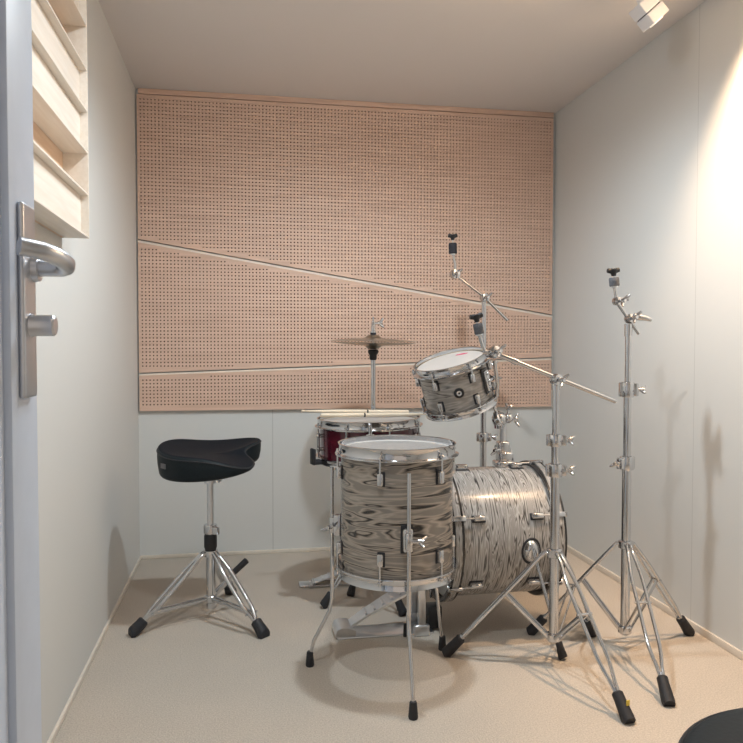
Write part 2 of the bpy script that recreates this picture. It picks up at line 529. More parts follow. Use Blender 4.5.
# ------------------------------------------------------------------ wall shelf (stepped pine diffuser) on the left wall
root = thing('wall_shelf', 'pale pine wall shelf of stepped slats beside the open door', 'shelf', (XL, 1.5, 1.19))
xw, xf = XL, -0.3835
ya, ye = 0.98, 1.955
z0, z1 = 1.196, 2.005
MB().slab((xw, ya, z0), (xw + 0.006, ye - 0.006, z1)).build('back_board', M['pine_in'], root)
for y in (ya, ye - 0.006):
    MB().slab((xw, y, z0), (xf, y + 0.006, z1), 0.001).build('end_board', M['pine'], root)
yi0, yi1 = ya + 0.006, ye - 0.006
for z, th in ((1.196, 0.005), (1.302, 0.005), (1.407, 0.005), (1.510, 0.005), (1.613, 0.005), (1.722, 0.005), (1.822, 0.005), (1.925, 0.005)):
    MB().slab((xw + 0.006, yi0, z), (xf - 0.001, yi1, z + th), 0.001).build('shelf_board', M['pine'], root)
for a, b in ((1.201, 1.302), (1.412, 1.510), (1.515, 1.613), (1.727, 1.822), (1.827, 1.925)):
    MB().slab((xf - 0.032, yi0, a), (xf - 0.019, yi1, b), 0.001).build('front_slat', M['pine'], root)

# ------------------------------------------------------------------ ceiling spotlight
root = thing('ceiling_spotlight', 'white swivel spotlight hanging from the ceiling near the side wall', 'spotlight', (1.205, 2.07, H))
MB().lathe([(0, 0), (0.048, 0), (0.048, -0.012), (0.044, -0.018), (0, -0.018)], (1.205, 2.07, H), (0, 0, 1), 36).build('canopy', M['white_lamp'], root)
MB().tube([(1.205, 2.07, H - 0.016), (1.205, 2.07, 1.978), (1.209, 2.07, 1.955)], [0.028, 0.028, 0.024], 24).build('swivel_neck', M['white_lamp'], root)
LA = V((0.66, -0.02, -0.72)).normalized()                       # where the lamp points
lx = V((0, -1, 0)); lx = (lx - LA * lx.dot(LA)).normalized(); ly = LA.cross(lx)
LR = Matrix((lx, ly, LA)).transposed()
lc = V((1.213, 2.068, 1.938))
MB().box(lc - LA * 0.0195, (0.066, 0.066, 0.036), LR, 0.004, 3).build('lamp_housing', M['white_lamp'], root)
MB().box(lc + LA * 0.0195, (0.066, 0.066, 0.036), LR, 0.004, 3).build('lamp_head', M['white_lamp'], root)
MB().box(lc, (0.055, 0.055, 0.008), LR).build('joint_slot', M['slot'], root)
lens = lc + LA * 0.0395
mb = MB().lathe([(0, 0.0), (0.022, 0.0), (0.022, -0.003), (0, -0.003)], lens, LA, 28)
em, nt, b = new_mat('lamp_lens')
b.inputs['Emission Color'].default_value = (1, 0.86, 0.68, 1)
b.inputs['Emission Strength'].default_value = 1.5
mb.build('lens', em, root)


# ------------------------------------------------------------------ drum hardware builders
def rod_foot(mb, top, foot, r0, r1):
    """Slanted rubber foot: along the leg, its sole flat on the floor."""
    top, foot = V(top), V(foot)
    d = (foot - top).normalized()
    a = top
    pts = [a - d * 0.004, a, a + (foot - a) * 0.25, a + (foot - a) * 0.8, foot + V((0, 0, r1 * 0.35))]
    mb.tube(pts, [r0 * 0.75, r0, r0 * 1.02, r1, r1 * 0.86], 18)
    return mb.clampz(0.0)


def tripod(root, c, feet, zc, zb, rod=0.0052, spread=0.0155, footr=(0.0145, 0.0175), footlen=0.075, mid=0.46, hub=0.022, start=0.016, feet_mat='rubber'):
    """Double-rod tripod legs with rubber feet, struts and the two collars."""
    cx, cy = c
    legs = []
    for fx, fy in feet:
        d = V((fx - cx, fy - cy, 0)); L = d.length; d.normalize()
        s = V((-d.y, d.x, 0))
        S = V((cx, cy, zc)) + d * start
        F = V((fx, fy, 0.0))
        top = S + d * 0.012
        dirv = (F - top).normalized()
        E = F - dirv * footlen
        lg = MB()
        for sg in (-1, 1):
            pts = []
            for i in range(15):
                t = i / 14
                w = 0.006 + (spread - 0.006) * smoothstep(0.08, 0.35, t) - (spread - 0.004) * smoothstep(0.78, 1.0, t)
                q = S.lerp(top, t / 0.08) if t < 0.08 else top.lerp(E, (t - 0.08) / 0.92)
                pts.append(q + s * (sg * w))
            lg.tube(pts, rod, 10)
        lg.cyl(E - dirv * 0.012, E + dirv * 0.02, 0.0085, n=14)
        lo = lg.build('leg', M['chrome'], root)
        ft = MB(); rod_foot(ft, E, F, *footr)
        ft.build('rubber_foot', M[feet_mat], lo)
        P = top.lerp(E, mid)
        B0 = V((cx, cy, zb)) + d * (hub * 0.7)
        st = MB()
        for sg in (-1, 1):
            st.tube([B0 + s * (sg * 0.009), P + s * (sg * 0.009)], 0.006, 8, sx=0.3, sy=1.0, up=s.cross((P - B0).normalized()))
        st.cyl(P - s * (spread + 0.008), P + s * (spread + 0.008), 0.0035, n=10)
        st.build('strut', M['chrome'], root)
        legs.append(lo)
    MB().lathe([(0.0, 0.012), (0.016, 0.012), (hub, 0.009), (hub, -0.011), (0.015, -0.014), (0.0, -0.014)], (cx, cy, zc), (0, 0, 1), 28).build('leg_collar', M['chrome'], root)
    MB().lathe([(0.0, 0.011), (0.017, 0.011), (0.020, 0.008), (0.020, -0.010), (0.013, -0.016), (0.0, -0.016)], (cx, cy, zb), (0, 0, 1), 24).build('strut_collar', M['chrome'], root)
    return legs


def height_clamp(root, c, r, side, h=0.034):
    """Clamp sleeve where two pole tubes meet, with its wing bolt."""
    c, side = V(c), V(side).normalized()
    mb = MB()
    mb.lathe([(r, h / 2), (r + 0.006, h / 2), (r + 0.0075, h / 2 - 0.003), (r + 0.0075, -h / 2 + 0.003), (r + 0.006, -h / 2), (r, -h / 2)], c, (0, 0, 1), 28)
    R = Matrix.Rotation(math.atan2(side.y, side.x), 3, 'Z')
    mb.box(c + side * (r + 0.010), (0.018, 0.022, h * 0.85), R, 0.003)
    mb.box(c - side * (r + 0.008), (0.012, 0.016, h * 0.95), R, 0.003)
    o = mb.build('height_clamp', M['chrome'], root)
    w = MB()
    ax = V((-side.y, side.x, 0)) * -1 + side * 0.6
    w.cyl(c + side * (r + 0.014), c + side * (r + 0.024), 0.004, n=12)
    w.wing(c + side * (r + 0.028), ax * 0.4 + side, 0.020, 0.0065, 0.5)
    w.build('wing_bolt', M['chrome'], o)
    return o


def felt_stack(root, p, d, L=0.042, r=0.0125, felt='felt', nut='black', gap=0.004):
    """Rod end with two felts and a wing nut, standing along d from p."""
    p, d = V(p), V(d).normalized()
    MB().lathe([(0.0, 0), (0.009, 0), (0.010, 0.004), (0.0, 0.004)], p, d, 20).build('seat_washer', M['steel'], root)
    f = MB().lathe([(0, 0.004), (r * 0.92, 0.004), (r, 0.007), (r * 0.97, L * 0.48), (r, L * 0.52), (r, L - 0.004), (r * 0.9, L), (0, L)], p, d, 26)
    f.build('cymbal_felt', M[felt], root)
    MB().cyl(p + d * L, p + d * (L + gap + 0.006), 0.0035, n=12).build('rod_tip', M['chrome'], root)
    q = p + d * (L + gap + 0.008)
    a, b, _ = perp_frame(d)
    mb = MB().lathe([(0, -0.008), (0.0065, -0.008), (0.009, 0.002), (0.012, 0.007), (0.0125, 0.012), (0.007, 0.014), (0, 0.014)], q, d, 22)
    for s in (-1, 1):
        mb.tube([q + b * (s * 0.004) + d * 0.007, q + b * (s * 0.018) + d * 0.010], [0.0085, 0.007], 10)
    mb.build('wing_nut', M[nut], root)


def gear_tilter(root, c, axis, r=0.017, wing_dir=1, name='tilter'):
    """Two toothed discs face to face with a wing bolt through them."""
    c, ax = V(c), V(axis).normalized()
    mb = MB()
    for s in (-1, 1):
        mb.lathe([(0, 0.001), (r, 0.001), (r * 1.02, 0.004), (r * 0.95, 0.011), (r * 0.6, 0.013), (0, 0.013)], c, ax * s, 28)
    o = mb.build(name, M['chrome'], root)
    w = MB().cyl(c, c + ax * (wing_dir * 0.022), 0.0045, n=12)
    w.wing(c + ax * (wing_dir * 0.026), ax * wing_dir, 0.022, 0.007, 0.9)
    w.build('wing_bolt', M['chrome'], o)
    return o


def ring_angles(n, a0):
    return [a0 + 2 * PI * k / n for k in range(n)]


def lug(root, R, ang, z, zr, sz, gasket=True, rod_r=0.003, rod_out=0.012, mat='chrome', head=0.006):
    """Tension lug on the shell with its gasket and its rod that runs to the hoop (zr)."""
    d = V((math.cos(ang), math.sin(ang), 0))
    Rm = Matrix.Rotation(ang, 3, 'Z')
    w, h, t = sz
    mb = MB().box(d * (R + t * 0.5), (t, w, h), Rm, min(w, t) * 0.28, 3)
    for p in range(len(mb.v)): mb.v[p].z += z
    lo = mb.build('lug', M[mat], root, local=True)
    if gasket:
        g = MB().box(d * (R + 0.0005) + V((0, 0, z)), (0.004, w * 1.3, h * 1.14), Rm, 0.0015)
        g.build('gasket', M['rubber'], lo, local=True)
    up = 1 if zr > z else -1
    rr = R + rod_out
    t = MB().cyl(d * rr + V((0, 0, z)), d * rr + V((0, 0, zr)), rod_r, n=10)
    t.lathe([(0, 0), (head * 0.95, 0), (head, 0.003), (head * 0.7, 0.005), (0.0035, 0.006), (0.0033, 0.011), (0, 0.011)], d * rr + V((0, 0, zr)), (0, 0, up), 14)
    t.build('tension_rod', M['chrome'], lo, local=True)
    return lo


def shell(root, R, z0, z1, wrap, inner='maple', th=0.007):
    mb = MB()
    mb.lathe([(R, z0), (R, z1)], n=96, mi=0)
    mb.lathe([(R, z1), (R - th * 0.4, z1 + 0.002), (R - th, z1), (R - th, z0), (R - th * 0.4, z0 - 0.002), (R, z0)], n=96, mi=1)
    return mb.build('shell', [M[wrap], M[inner]], root, local=True)


def metal_hoop(root, name, R, z, up, h=0.032):
    """Flanged chrome hoop; up=1 opens upward. z is the bearing edge."""
    a, b = -h * 0.5, h * 0.5
    prof = [(R + 0.0035, a), (R + 0.016, a), (R + 0.0165, a + 0.003), (R + 0.0075, a + 0.006), (R + 0.0062, a + 0.010), (R + 0.0062, b - 0.005),
            (R + 0.0085, b - 0.002), (R + 0.0088, b), (R + 0.006, b + 0.0012), (R + 0.0035, b - 0.001)]
    return MB().lathe([(r, z + up * q) for r, q in prof], n=96, closed=True).build(name, M['chrome'], root, local=True)


def drumhead(root, name, R, z, up, mat):
    return MB().lathe([(0, z + up * 0.003), (R * 0.5, z + up * 0.003), (R - 0.012, z + up * 0.003), (R - 0.002, z + up * 0.0015), (R + 0.003, z - up * 0.008), (R + 0.0028, z - up * 0.009),
                       (R - 0.004, z + up * 0.001), (R - 0.012, z + up * 0.0022), (0, z + up * 0.0022)], n=96).build(name, M[mat], root, local=True)


# ------------------------------------------------------------------ floor tom
C = V((0.420, 1.990, 0))
root = thing('floor_tom', 'tan oyster-wrapped floor tom standing on three bent chrome legs', 'drum', C)
FT = root
R, Z0, Z1 = 0.1560, 0.305, 0.641
shell(root, R, Z0, Z1, 'wrap_floor', 'pale_lining')
metal_hoop(root, 'hoop', R, Z1, 1)
metal_hoop(root, 'hoop', R, Z0, -1)
drumhead(root, 'batter_head', R, Z1, 1, 'clear_head')
drumhead(root, 'resonant_head', R, Z0, -1, 'clear_head')
va = math.atan2(-C.y, -C.x)                         # towards the viewer's side of the room
for a in ring_angles(6, va + math.radians(-15)):
    lug(root, R, a, Z1 - 0.062, Z1 - 0.008, (0.016, 0.034, 0.016))
    lug(root, R, a, Z0 + 0.064, Z0 + 0.008, (0.016, 0.034, 0.016))
for fx, fy, ztop, zbend, pbr in ((0.410, 1.740, 0.602, 0.22, 0.425), (0.184, 2.083, 0.580, 0.195, 0.415), (0.592, 2.128, 0.57, 0.20, 0.42)):
    d = V((fx - C.x, fy - C.y, 0)); fr = d.length; d.normalize()
    ang = math.atan2(d.y, d.x)
    Rm = Matrix.Rotation(ang, 3, 'Z')
    rr = R + 0.031
    b = MB().box(d * (R + 0.013) + V((0, 0, pbr)), (0.024, 0.026, 0.062), Rm, 0.006, 3)
    b.box(d * (R + 0.027) + V((0, 0, pbr)), (0.022, 0.018, 0.046), Rm, 0.005, 3)
    bo = b.build('leg_bracket', M['chrome'], root, local=True)
    g = MB().box(d * (R + 0.001) + V((0, 0, pbr)), (0.004, 0.033, 0.076), Rm, 0.0018)
    g.build('gasket', M['rubber'], bo, local=True)
    s = V((-d.y, d.x, 0))
    w = MB().cyl(d * rr + V((0, 0, pbr)), d * rr + s * 0.026 + V((0, 0, pbr)), 0.005, n=12)
    w.wing(d * rr + s * 0.030 + V((0, 0, pbr)), s + d * 0.4, 0.021, 0.007, 0.4)
    w.build('wing_bolt', M['chrome'], bo, local=True)
    pts = [d * rr + V((0, 0, ztop)), d * rr + V((0, 0, zbend + 0.03)), d * (rr + 0.002) + V((0, 0, zbend)), d * (rr + 0.008) + V((0, 0, zbend - 0.03)),
           d * (fr - 0.012) + V((0, 0, 0.075)), d * (fr - 0.004) + V((0, 0, 0.045)), d * fr + V((0, 0, 0.018))]
    lo = MB().tube(pts, 0.0052, 14).build('leg', M['chrome'], root, local=True)
    ft = MB().tube([d * fr + V((0, 0, 0.043)), d * fr + V((0, 0, 0.040)), d * fr + V((0, 0, 0.004)), d * fr], [0.008, 0.0095, 0.0125, 0.011], 18)
    ft.build('rubber_foot', M['rubber'], lo, local=True)

# ------------------------------------------------------------------ kick drum (axis runs towards the right wall)
KX0, KX1, KY, KZ, KR = 0.608, 0.972, 2.300, 0.320, 0.2055
frame = axis_frame((KX0, KY, KZ), (1, 0.02, 0), (0, -1, 0))
root = thing('kick_drum', 'silver oyster-wrapped kick drum with black hoops lying on its side', 'drum', frame=frame)
KD = root
L = KX1 - KX0
hw = 0.036
shell(root, KR, 0.022, L - 0.022, 'wrap_kick')
for z0, z1 in ((0.0, hw), (L - hw, L)):
    ho = MB().lathe([(KR + 0.003, z0), (KR + 0.014, z0), (KR + 0.0155, z0 + 0.0015), (KR + 0.0155, z1 - 0.0015), (KR + 0.014, z1), (KR + 0.003, z1)], n=96, closed=True).build('hoop', M['hoop_black'], root, local=True)
    MB().lathe([(KR + 0.0150, z0 + 0.008), (KR + 0.0162, z0 + 0.008), (KR + 0.0162, z1 - 0.008), (KR + 0.0150, z1 - 0.008)], n=96, closed=True).build('hoop_inlay', M['wrap_kick'], ho, local=True)
drumhead(root, 'batter_head', KR, 0.022, -1, 'white_head')
drumhead(root, 'front_head', KR, L - 0.022, 1, 'black_head')
for k in range(6):
    a = math.radians(-23 + 60 * k)          # local angle 0 faces the viewer, then downward
    for z, zr, ze in ((0.088, hw + 0.004, 0.004), (L - 0.088, L - hw - 0.004, L - 0.004)):
        lo = lug(root, KR, a, z, zr, (0.017, 0.038, 0.018), rod_out=0.016, rod_r=0.0028)
        d = V((math.cos(a), math.sin(a), 0))
        Rm = Matrix.Rotation(a, 3, 'Z')
        cl = MB().box(d * (KR + 0.0205) + V((0, 0, (zr + ze) / 2)), (0.006, 0.016, abs(ze - zr) + 0.006), Rm, 0.002)
        sg = 1 if ze > zr else -1
        cl.box(d * (KR + 0.011) + V((0, 0, ze + sg * 0.006)), (0.025, 0.014, 0.005), Rm, 0.0015)
        cl.build('claw', M['chrome'], root, local=True)
# spur legs
for sg, foot in ((1, (0.925, 1.996)), (-1, (0.935, 2.615))):
    az = L - 0.112
    ang = math.radians(6) if sg == 1 else math.radians(174)
    d = V((math.cos(ang), math.sin(ang), 0))
    a, b, _ = perp_frame(d)
    P = d * KR + V((0, 0, az))
    g = MB().lathe([(0, 0.003), (0.030, 0.003), (0.0315, 0.0), (0.030, -0.003)], P, d, 32)
    for i in range(len(g.v)):                              # oval plate, longer around the shell
        q = g.v[i] - P; u = V((-d.y, d.x, 0)); g.v[i] = g.v[i] + u * (q.dot(u) * 0.35)
    br = MB().lathe([(0, 0.021), (0.013, 0.021), (0.020, 0.016), (0.026, 0.006), (0.027, 0.002), (0, 0.002)], P, d, 32)
    for i in range(len(br.v)):
        q = br.v[i] - P; u = V((-d.y, d.x, 0)); br.v[i] = br.v[i] + u * (q.dot(u) * 0.35)
    bo = br.build('spur_bracket', M['chrome'], root, local=True)
    g.build('gasket', M['rubber'], bo, local=True)
    wp = frame @ (P + d * 0.024)
    F = V((foot[0], foot[1], 0.0))
    top = wp + (wp - F).normalized() * 0.03
    dirv = (F - wp).normalized()
    E = F - dirv * 0.05
    lo = MB().tube([top, E], 0.0055, 14).build('spur_leg', M['chrome'], root)
    rod_foot(MB(), E, F, 0.0105, 0.0145).build('rubber_foot', M['rubber'], lo)

# tom holder on top of the kick drum
root = thing('tom_holder', 'chrome post with ball clamp and angled rod rising from the kick drum', 'tom holder', (0.856, 2.32, 0.523))
HP = V((0.856, 2.32, 0.5265))
mb = MB().box(HP + V((0, 0, 0.008)), (0.066, 0.060, 0.018), None, 0.006, 3)
mb.box(HP + V((0.002, 0, 0.030)), (0.050, 0.046, 0.036), None, 0.008, 3)
mb.box(HP + V((-0.004, 0, 0.062)), (0.040, 0.036, 0.042), None, 0.007, 3)
mb.tube([HP + V((0.024, -0.004, 0.014)), HP + V((0.016, -0.004, 0.05)), HP + V((0.008, -0.004, 0.078))], [0.009, 0.008, 0.005], 12)
bo = mb.build('base_bracket', M['chrome'], root)
MB().cyl(HP + V((-0.018, -0.012, 0.055)), HP + V((-0.034, -0.02, 0.055)), 0.006, n=14).wing(HP + V((-0.036, -0.021, 0.055)), (-0.9, -0.4, 0), 0.02, 0.007, 1.0).build('wing_bolt', M['chrome'], bo)
MB().cyl(HP + V((-0.004, 0, 0.02)), HP + V((-0.004, 0, 0.150)), 0.0095, n=24).build('post', M['steel'], root)
bc = V((0.838, 2.318, 0.682))
mb = MB().sphere(bc, 0.026, 24, (1, 0.9, 1))
mb.lathe([(0.026, -0.009), (0.030, -0.006), (0.030, 0.006), (0.026, 0.009)], bc, (0.7, -0.5, 0.4), 28)
mb.cyl(bc + V((0, 0, -0.03)), bc, 0.017, 0.019, 24)
mb.sphere(bc + V((0.030, -0.004, 0.004)), 0.017, 20)
co = mb.build('ball_clamp', M['chrome'], root)
MB().cyl(bc + V((0.03, 0, 0.01)), bc + V((0.032, 0.002, 0.032)), 0.005, n=12).wing(bc + V((0.032, 0.002, 0.036)), (0.05, -0.1, 1), 0.021, 0.007, 0.1).build('wing_bolt', M['chrome'], co)
MB().wing(bc + V((0.052, -0.012, -0.002)), (1, -0.5, 0.1), 0.024, 0.008, 1.1).build('wing_bolt', M['chrome'], co)
MB().tube([bc, bc + V((-0.018, -0.002, 0.040)), (0.803, 2.240, 0.800), (0.783, 2.215, 0.882)], 0.0062, 14).build('angled_rod', M['chrome'], root)

# ------------------------------------------------------------------ rack tom
TZ = V((-0.290, -0.155, 0.945)).normalized()
TH = V((0.671, 2.33, 0.8725))                     # centre of the top hoop
TD, TR = 0.148, 0.1135
torg = TH - TZ * TD
frame = axis_frame(torg, TZ, (-0.17, -0.985, 0))
root = thing('rack_tom', 'small grey oyster-wrapped rack tom tilted above the kick drum', 'drum', frame=frame)
RT = root
shell(root, TR, 0, TD, 'wrap_tom')
metal_hoop(root, 'hoop', TR, TD, 1, 0.026)
metal_hoop(root, 'hoop', TR, 0, -1, 0.026)
drumhead(root, 'batter_head', TR, TD, 1, 'white_head')
drumhead(root, 'resonant_head', TR, 0, -1, 'clear_head')
for a in ring_angles(6, math.radians(-38)):
    lug(root, TR, a, TD - 0.040, TD - 0.006, (0.015, 0.030, 0.015))
    lug(root, TR, a, 0.036, 0.006, (0.015, 0.030, 0.015))
# round vent badge
a = math.radians(-4)
d = V((math.cos(a), math.sin(a), 0))
bd = MB().lathe([(0, 0.004), (0.005, 0.004), (0.006, 0.006), (0.012, 0.006), (0.0165, 0.003), (0.0168, -0.002)], d * TR + V((0, 0, TD * 0.49)), d, 28)
bo = bd.build('vent_badge', M['black'], root, local=True)
MB().lathe([(0.0035, 0.0062), (0.008, 0.0072), (0.0085, 0.006)], d * TR + V((0, 0, TD * 0.49)), d, 20).build('eyelet', M['steel'], bo, local=True)
# mounting plate where the angled rod holds the drum
a = math.radians(50)
d = V((math.cos(a), math.sin(a), 0)); Rm = Matrix.Rotation(a, 3, 'Z')
mb = MB().box(d * (TR + 0.004) + V((0, 0, TD * 0.52)), (0.007, 0.034, 0.082), Rm, 0.0034, 3)
po = mb.build('mount_plate', M['hoop_black'], root, local=True)
mb = MB().box(d * (TR + 0.010) + V((0, 0, TD * 0.52)), (0.010, 0.024, 0.070), Rm, 0.004, 3)
for q in (-0.024, 0, 0.024):
    mb.lathe([(0, 0.008), (0.004, 0.008), (0.006, 0.004), (0.006, 0)], d * (TR + 0.012) + V((0, 0, TD * 0.52 + q)), d, 16)
mb.build('clamp_block', M['chrome'], po, local=True)
w = V((-d.y, d.x, 0))
MB().cyl(d * (TR + 0.012) + V((0, 0, TD * 0.5)), d * (TR + 0.012) + w * 0.030 + V((0, 0, TD * 0.5)), 0.005, n=12).wing(d * (TR + 0.012) + w * 0.034 + V((0, 0, TD * 0.5)), w, 0.024, 0.008, 0.3).build('wing_bolt', M['chrome'], po, local=True)
# small printed mark on the head, beside the far rim
lgm = MB()
for (u, v2, su, sv) in ((0, 0, 0.013, 0.006), (0.012, 0.006, 0.010, 0.005), (-0.012, -0.004, 0.007, 0.004)):
    lgm.lathe([(0, 0.0007), (1, 0.0007), (1, 0)], (0, 0, 0), (0, 0, 1), 20)
    for i in range(len(lgm.v) - 41, len(lgm.v)):
        p = lgm.v[i]; lgm.v[i] = V((-0.054 + v2 + p.x * sv, 0.048 + u + p.y * su, TD + 0.0031 + p.z))
lo = lgm.build('head_print', M['ink_pink'], root, local=True); lo['label'] = 'pink printed mark'

# ------------------------------------------------------------------ snare drum
SC = V((0.440, 2.560, 0.5310))
STILT = V((-0.02, -0.012, 1)).normalized()
frame = axis_frame(SC, STILT, (-0.2, -1, 0))
root = thing('snare_drum', 'maroon snare drum with chrome hoops and two drumsticks on it', 'drum', frame=frame)
SR, SD = 0.176, 0.128
shell(root, SR, 0, SD, 'maroon')
metal_hoop(root, 'hoop', SR, SD, 1, 0.030)
metal_hoop(root, 'hoop', SR, 0, -1, 0.024)
drumhead(root, 'batter_head', SR, SD, 1, 'white_head')
drumhead(root, 'snare_side_head', SR, 0, -1, 'clear_head')
for a in ring_angles(8, math.radians(-22)):
    d = V((math.cos(a), math.sin(a), 0)); Rm = Matrix.Rotation(a, 3, 'Z')
    mb = MB()
    for z in (SD * 0.32, SD * 0.68):
        mb.cyl(d * (SR - 0.001) + V((0, 0, z)), d * (SR + 0.014) + V((0, 0, z)), 0.007, 0.0055, 16)
        mb.sphere(d * (SR + 0.013) + V((0, 0, z)), 0.0072, 14)
    mb.cyl(d * (SR + 0.013) + V((0, 0, SD * 0.24)), d * (SR + 0.013) + V((0, 0, SD * 0.76)), 0.0048, n=14)
    lo = mb.build('lug', M['chrome'], root, local=True)
    t = MB()
    for z, up in ((SD - 0.006, 1), (0.004, -1)):
        t.cyl(d * (SR + 0.013) + V((0, 0, SD / 2)), d * (SR + 0.013) + V((0, 0, z)), 0.0028, n=10)
        t.lathe([(0, 0), (0.0058, 0), (0.006, 0.003), (0.0035, 0.005), (0.0033, 0.010), (0, 0.010)], d * (SR + 0.013) + V((0, 0, z)), (0, 0, up), 14)
    t.build('tension_rod', M['chrome'], lo, local=True)
a = math.radians(3)
d = V((math.cos(a), math.sin(a), 0)); Rm = Matrix.Rotation(a, 3, 'Z')
mb = MB().box(d * (SR + 0.008) + V((0, 0, SD * 0.55)), (0.018, 0.030, 0.072), Rm, 0.004, 3)
mb.box(d * (SR + 0.020) + V((0, 0, SD * 0.62)), (0.010, 0.014, 0.060), Rm, 0.003, 3)
mb.cyl(d * (SR + 0.012) + V((0, 0, SD * 0.85)), d * (SR + 0.012) + V((0, 0, SD * 1.02)), 0.007, n=16)
mb.build('snare_strainer', M['chrome'], root, local=True)

# sticks on the snare
def stick(label, a, b):
    """a = tip, b = butt; both ends in world space."""
    a, b = V(a), V(b)
    d = (b - a).normalized(); Ls = (b - a).length
    r = thing('drumstick', label, 'drumstick', (a + b) / 2, 'drumsticks lying on the snare drum')
    body = MB().lathe([(0.0022, 0.012), (0.0030, 0.022), (0.0050, 0.07), (0.0072, 0.13), (0.0074, Ls - 0.006), (0.0062, Ls - 0.001), (0.003, Ls), (0, Ls)], a, d, 20)
    body.build('shaft', M['hickory'], r)
    MB().lathe([(0, 0), (0.0028, 0.0008), (0.0046, 0.005), (0.0042, 0.010), (0.0022, 0.0135)], a, d, 16).build('tip', M['hickory'], r)
    MB().lathe([(0.00745, Ls * 0.60), (0.0076, Ls * 0.60), (0.0076, Ls * 0.615), (0.00745, Ls * 0.615)], a, d, 20).build('printed_band', M['ink'], r)
    return r

ht = 0.531 + 0.128 + 0.0163 + 0.0076       # resting height on the snare's rim
stick('pale drumstick lying farther across the snare, tip reaching over the rim', (0.200, 2.600, ht + 0.0115), (0.598, 2.622, ht + 0.001))
stick('pale drumstick lying on the near side of the snare head, thick end out', (0.652, 2.545, ht - 0.0015), (0.257, 2.475, ht + 0.0065))

# snare stand
SX, SY = SC.x, SC.y
root = thing('snare_stand', 'chrome tripod stand with rubber-tipped arms cradling the maroon snare', 'snare stand', (SX, SY, 0))
tripod(root, (SX, SY), [(0.268, 2.546), (0.538, 2.418), (0.515, 2.715)], 0.225, 0.075, rod=0.0045, footr=(0.013, 0.017), footlen=0.058)
MB().cyl((SX, SY, 0.055), (SX, SY, 0.32), 0.0125, n=20).cyl((SX, SY, 0.30), (SX, SY, 0.455), 0.0085, n=20).build('pole', M['chrome'], root)
height_clamp(root, (SX, SY, 0.325), 0.0125, (-1, 0.3, 0))
MB().lathe([(0, 0.012), (0.014, 0.012), (0.020, 0.004), (0.020, -0.012), (0.012, -0.018), (0, -0.018)], (SX, SY, 0.462), (0, 0, 1), 24).build('basket_hub', M['chrome'], root)
for ang in (math.radians(197), math.radians(302), math.radians(77)):
    d = V((math.cos(ang), math.sin(ang), 0))
    rr = SR + 0.021
    zb = 0.531 - 0.020 - 0.02 * (d.x) - 0.012 * d.y
    lo = MB().tube([V((SX, SY, 0.465)) + d * 0.015, V((SX, SY, 0.478)) + d * 0.09, V((SX, SY, zb - 0.012)) + d * (rr - 0.02), V((SX, SY, zb - 0.008)) + d * rr], 0.006, 12).build('basket_arm', M['chrome'], root)
    Rm = Matrix.Rotation(ang, 3, 'Z')
    t = MB()
    t.box(V((SX, SY, zb - 0.008)) + d * (rr - 0.002), (0.050, 0.034, 0.014), Rm, 0.004)
    t.box(V((SX, SY, zb + 0.012)) + d * (rr + 0.020), (0.011, 0.034, 0.056), Rm, 0.004)
    t.box(V((SX, SY, zb - 0.002)) + d * (rr + 0.004), (0.020, 0.012, 0.008), Rm, 0.002)
    t.build('rubber_grip', M['rubber'], lo)

# ------------------------------------------------------------------ hi-hat stand, its two cymbals
HX, HY = 0.496, 2.800
root = thing('hi_hat_stand', 'chrome hi-hat stand with pedal behind the maroon snare', 'hi-hat stand', (HX, HY, 0))
tripod(root, (HX, HY), [(0.382, 2.642), (0.695, 2.790), (0.405, 2.985)], 0.27, 0.10, footr=(0.012, 0.0155), footlen=0.055)
MB().cyl((HX, HY, 0.02), (HX, HY, 0.46), 0.0125, n=20).build('lower_tube', M['chrome'], root)
MB().cyl((HX, HY, 0.45), (HX, HY, 0.895), 0.0095, n=20).build('upper_tube', M['chrome'], root)
height_clamp(root, (HX, HY, 0.46), 0.0125, (1, -0.3, 0))
MB().cyl((HX, HY, 0.88), (HX, HY, 1.040), 0.0032, n=14).build('pull_rod', M['chrome'], root)
cup = MB().lathe([(0, 0.042), (0.017, 0.042), (0.021, 0.036), (0.020, 0.028), (0.0145, 0.020), (0.0145, 0.006), (0.011, 0.0), (0, 0)], (HX, HY, 0.872), (0, 0, 1), 30)
cup.build('cymbal_cup', M['black'], root)
mb = MB().lathe([(0.0, 0.020), (0.006, 0.020), (0.0085, 0.012), (0.0085, -0.006), (0.011, -0.008), (0.011, -0.014), (0, -0.014)], (HX, HY, 0.993), (0, 0, 1), 24)
mb.box((HX, HY, 1.012), (0.015, 0.015, 0.026), None, 0.003)
cl = mb.build('clutch', M['chrome'], root)
MB().cyl((HX, HY, 1.014), (HX + 0.022, HY - 0.006, 1.016), 0.0045, n=12).wing((HX + 0.027, HY - 0.007, 1.016), (1, -0.3, 0.1), 0.019, 0.007, 1.2).build('wing_bolt', M['chrome'], cl)
MB().lathe([(0, 0.012), (0.010, 0.012), (0.0115, 0.009), (0.0115, 0.0), (0, 0.0)], (HX, HY, 0.969), (0, 0, 1), 22).build('clutch_felt', M['felt'], root)
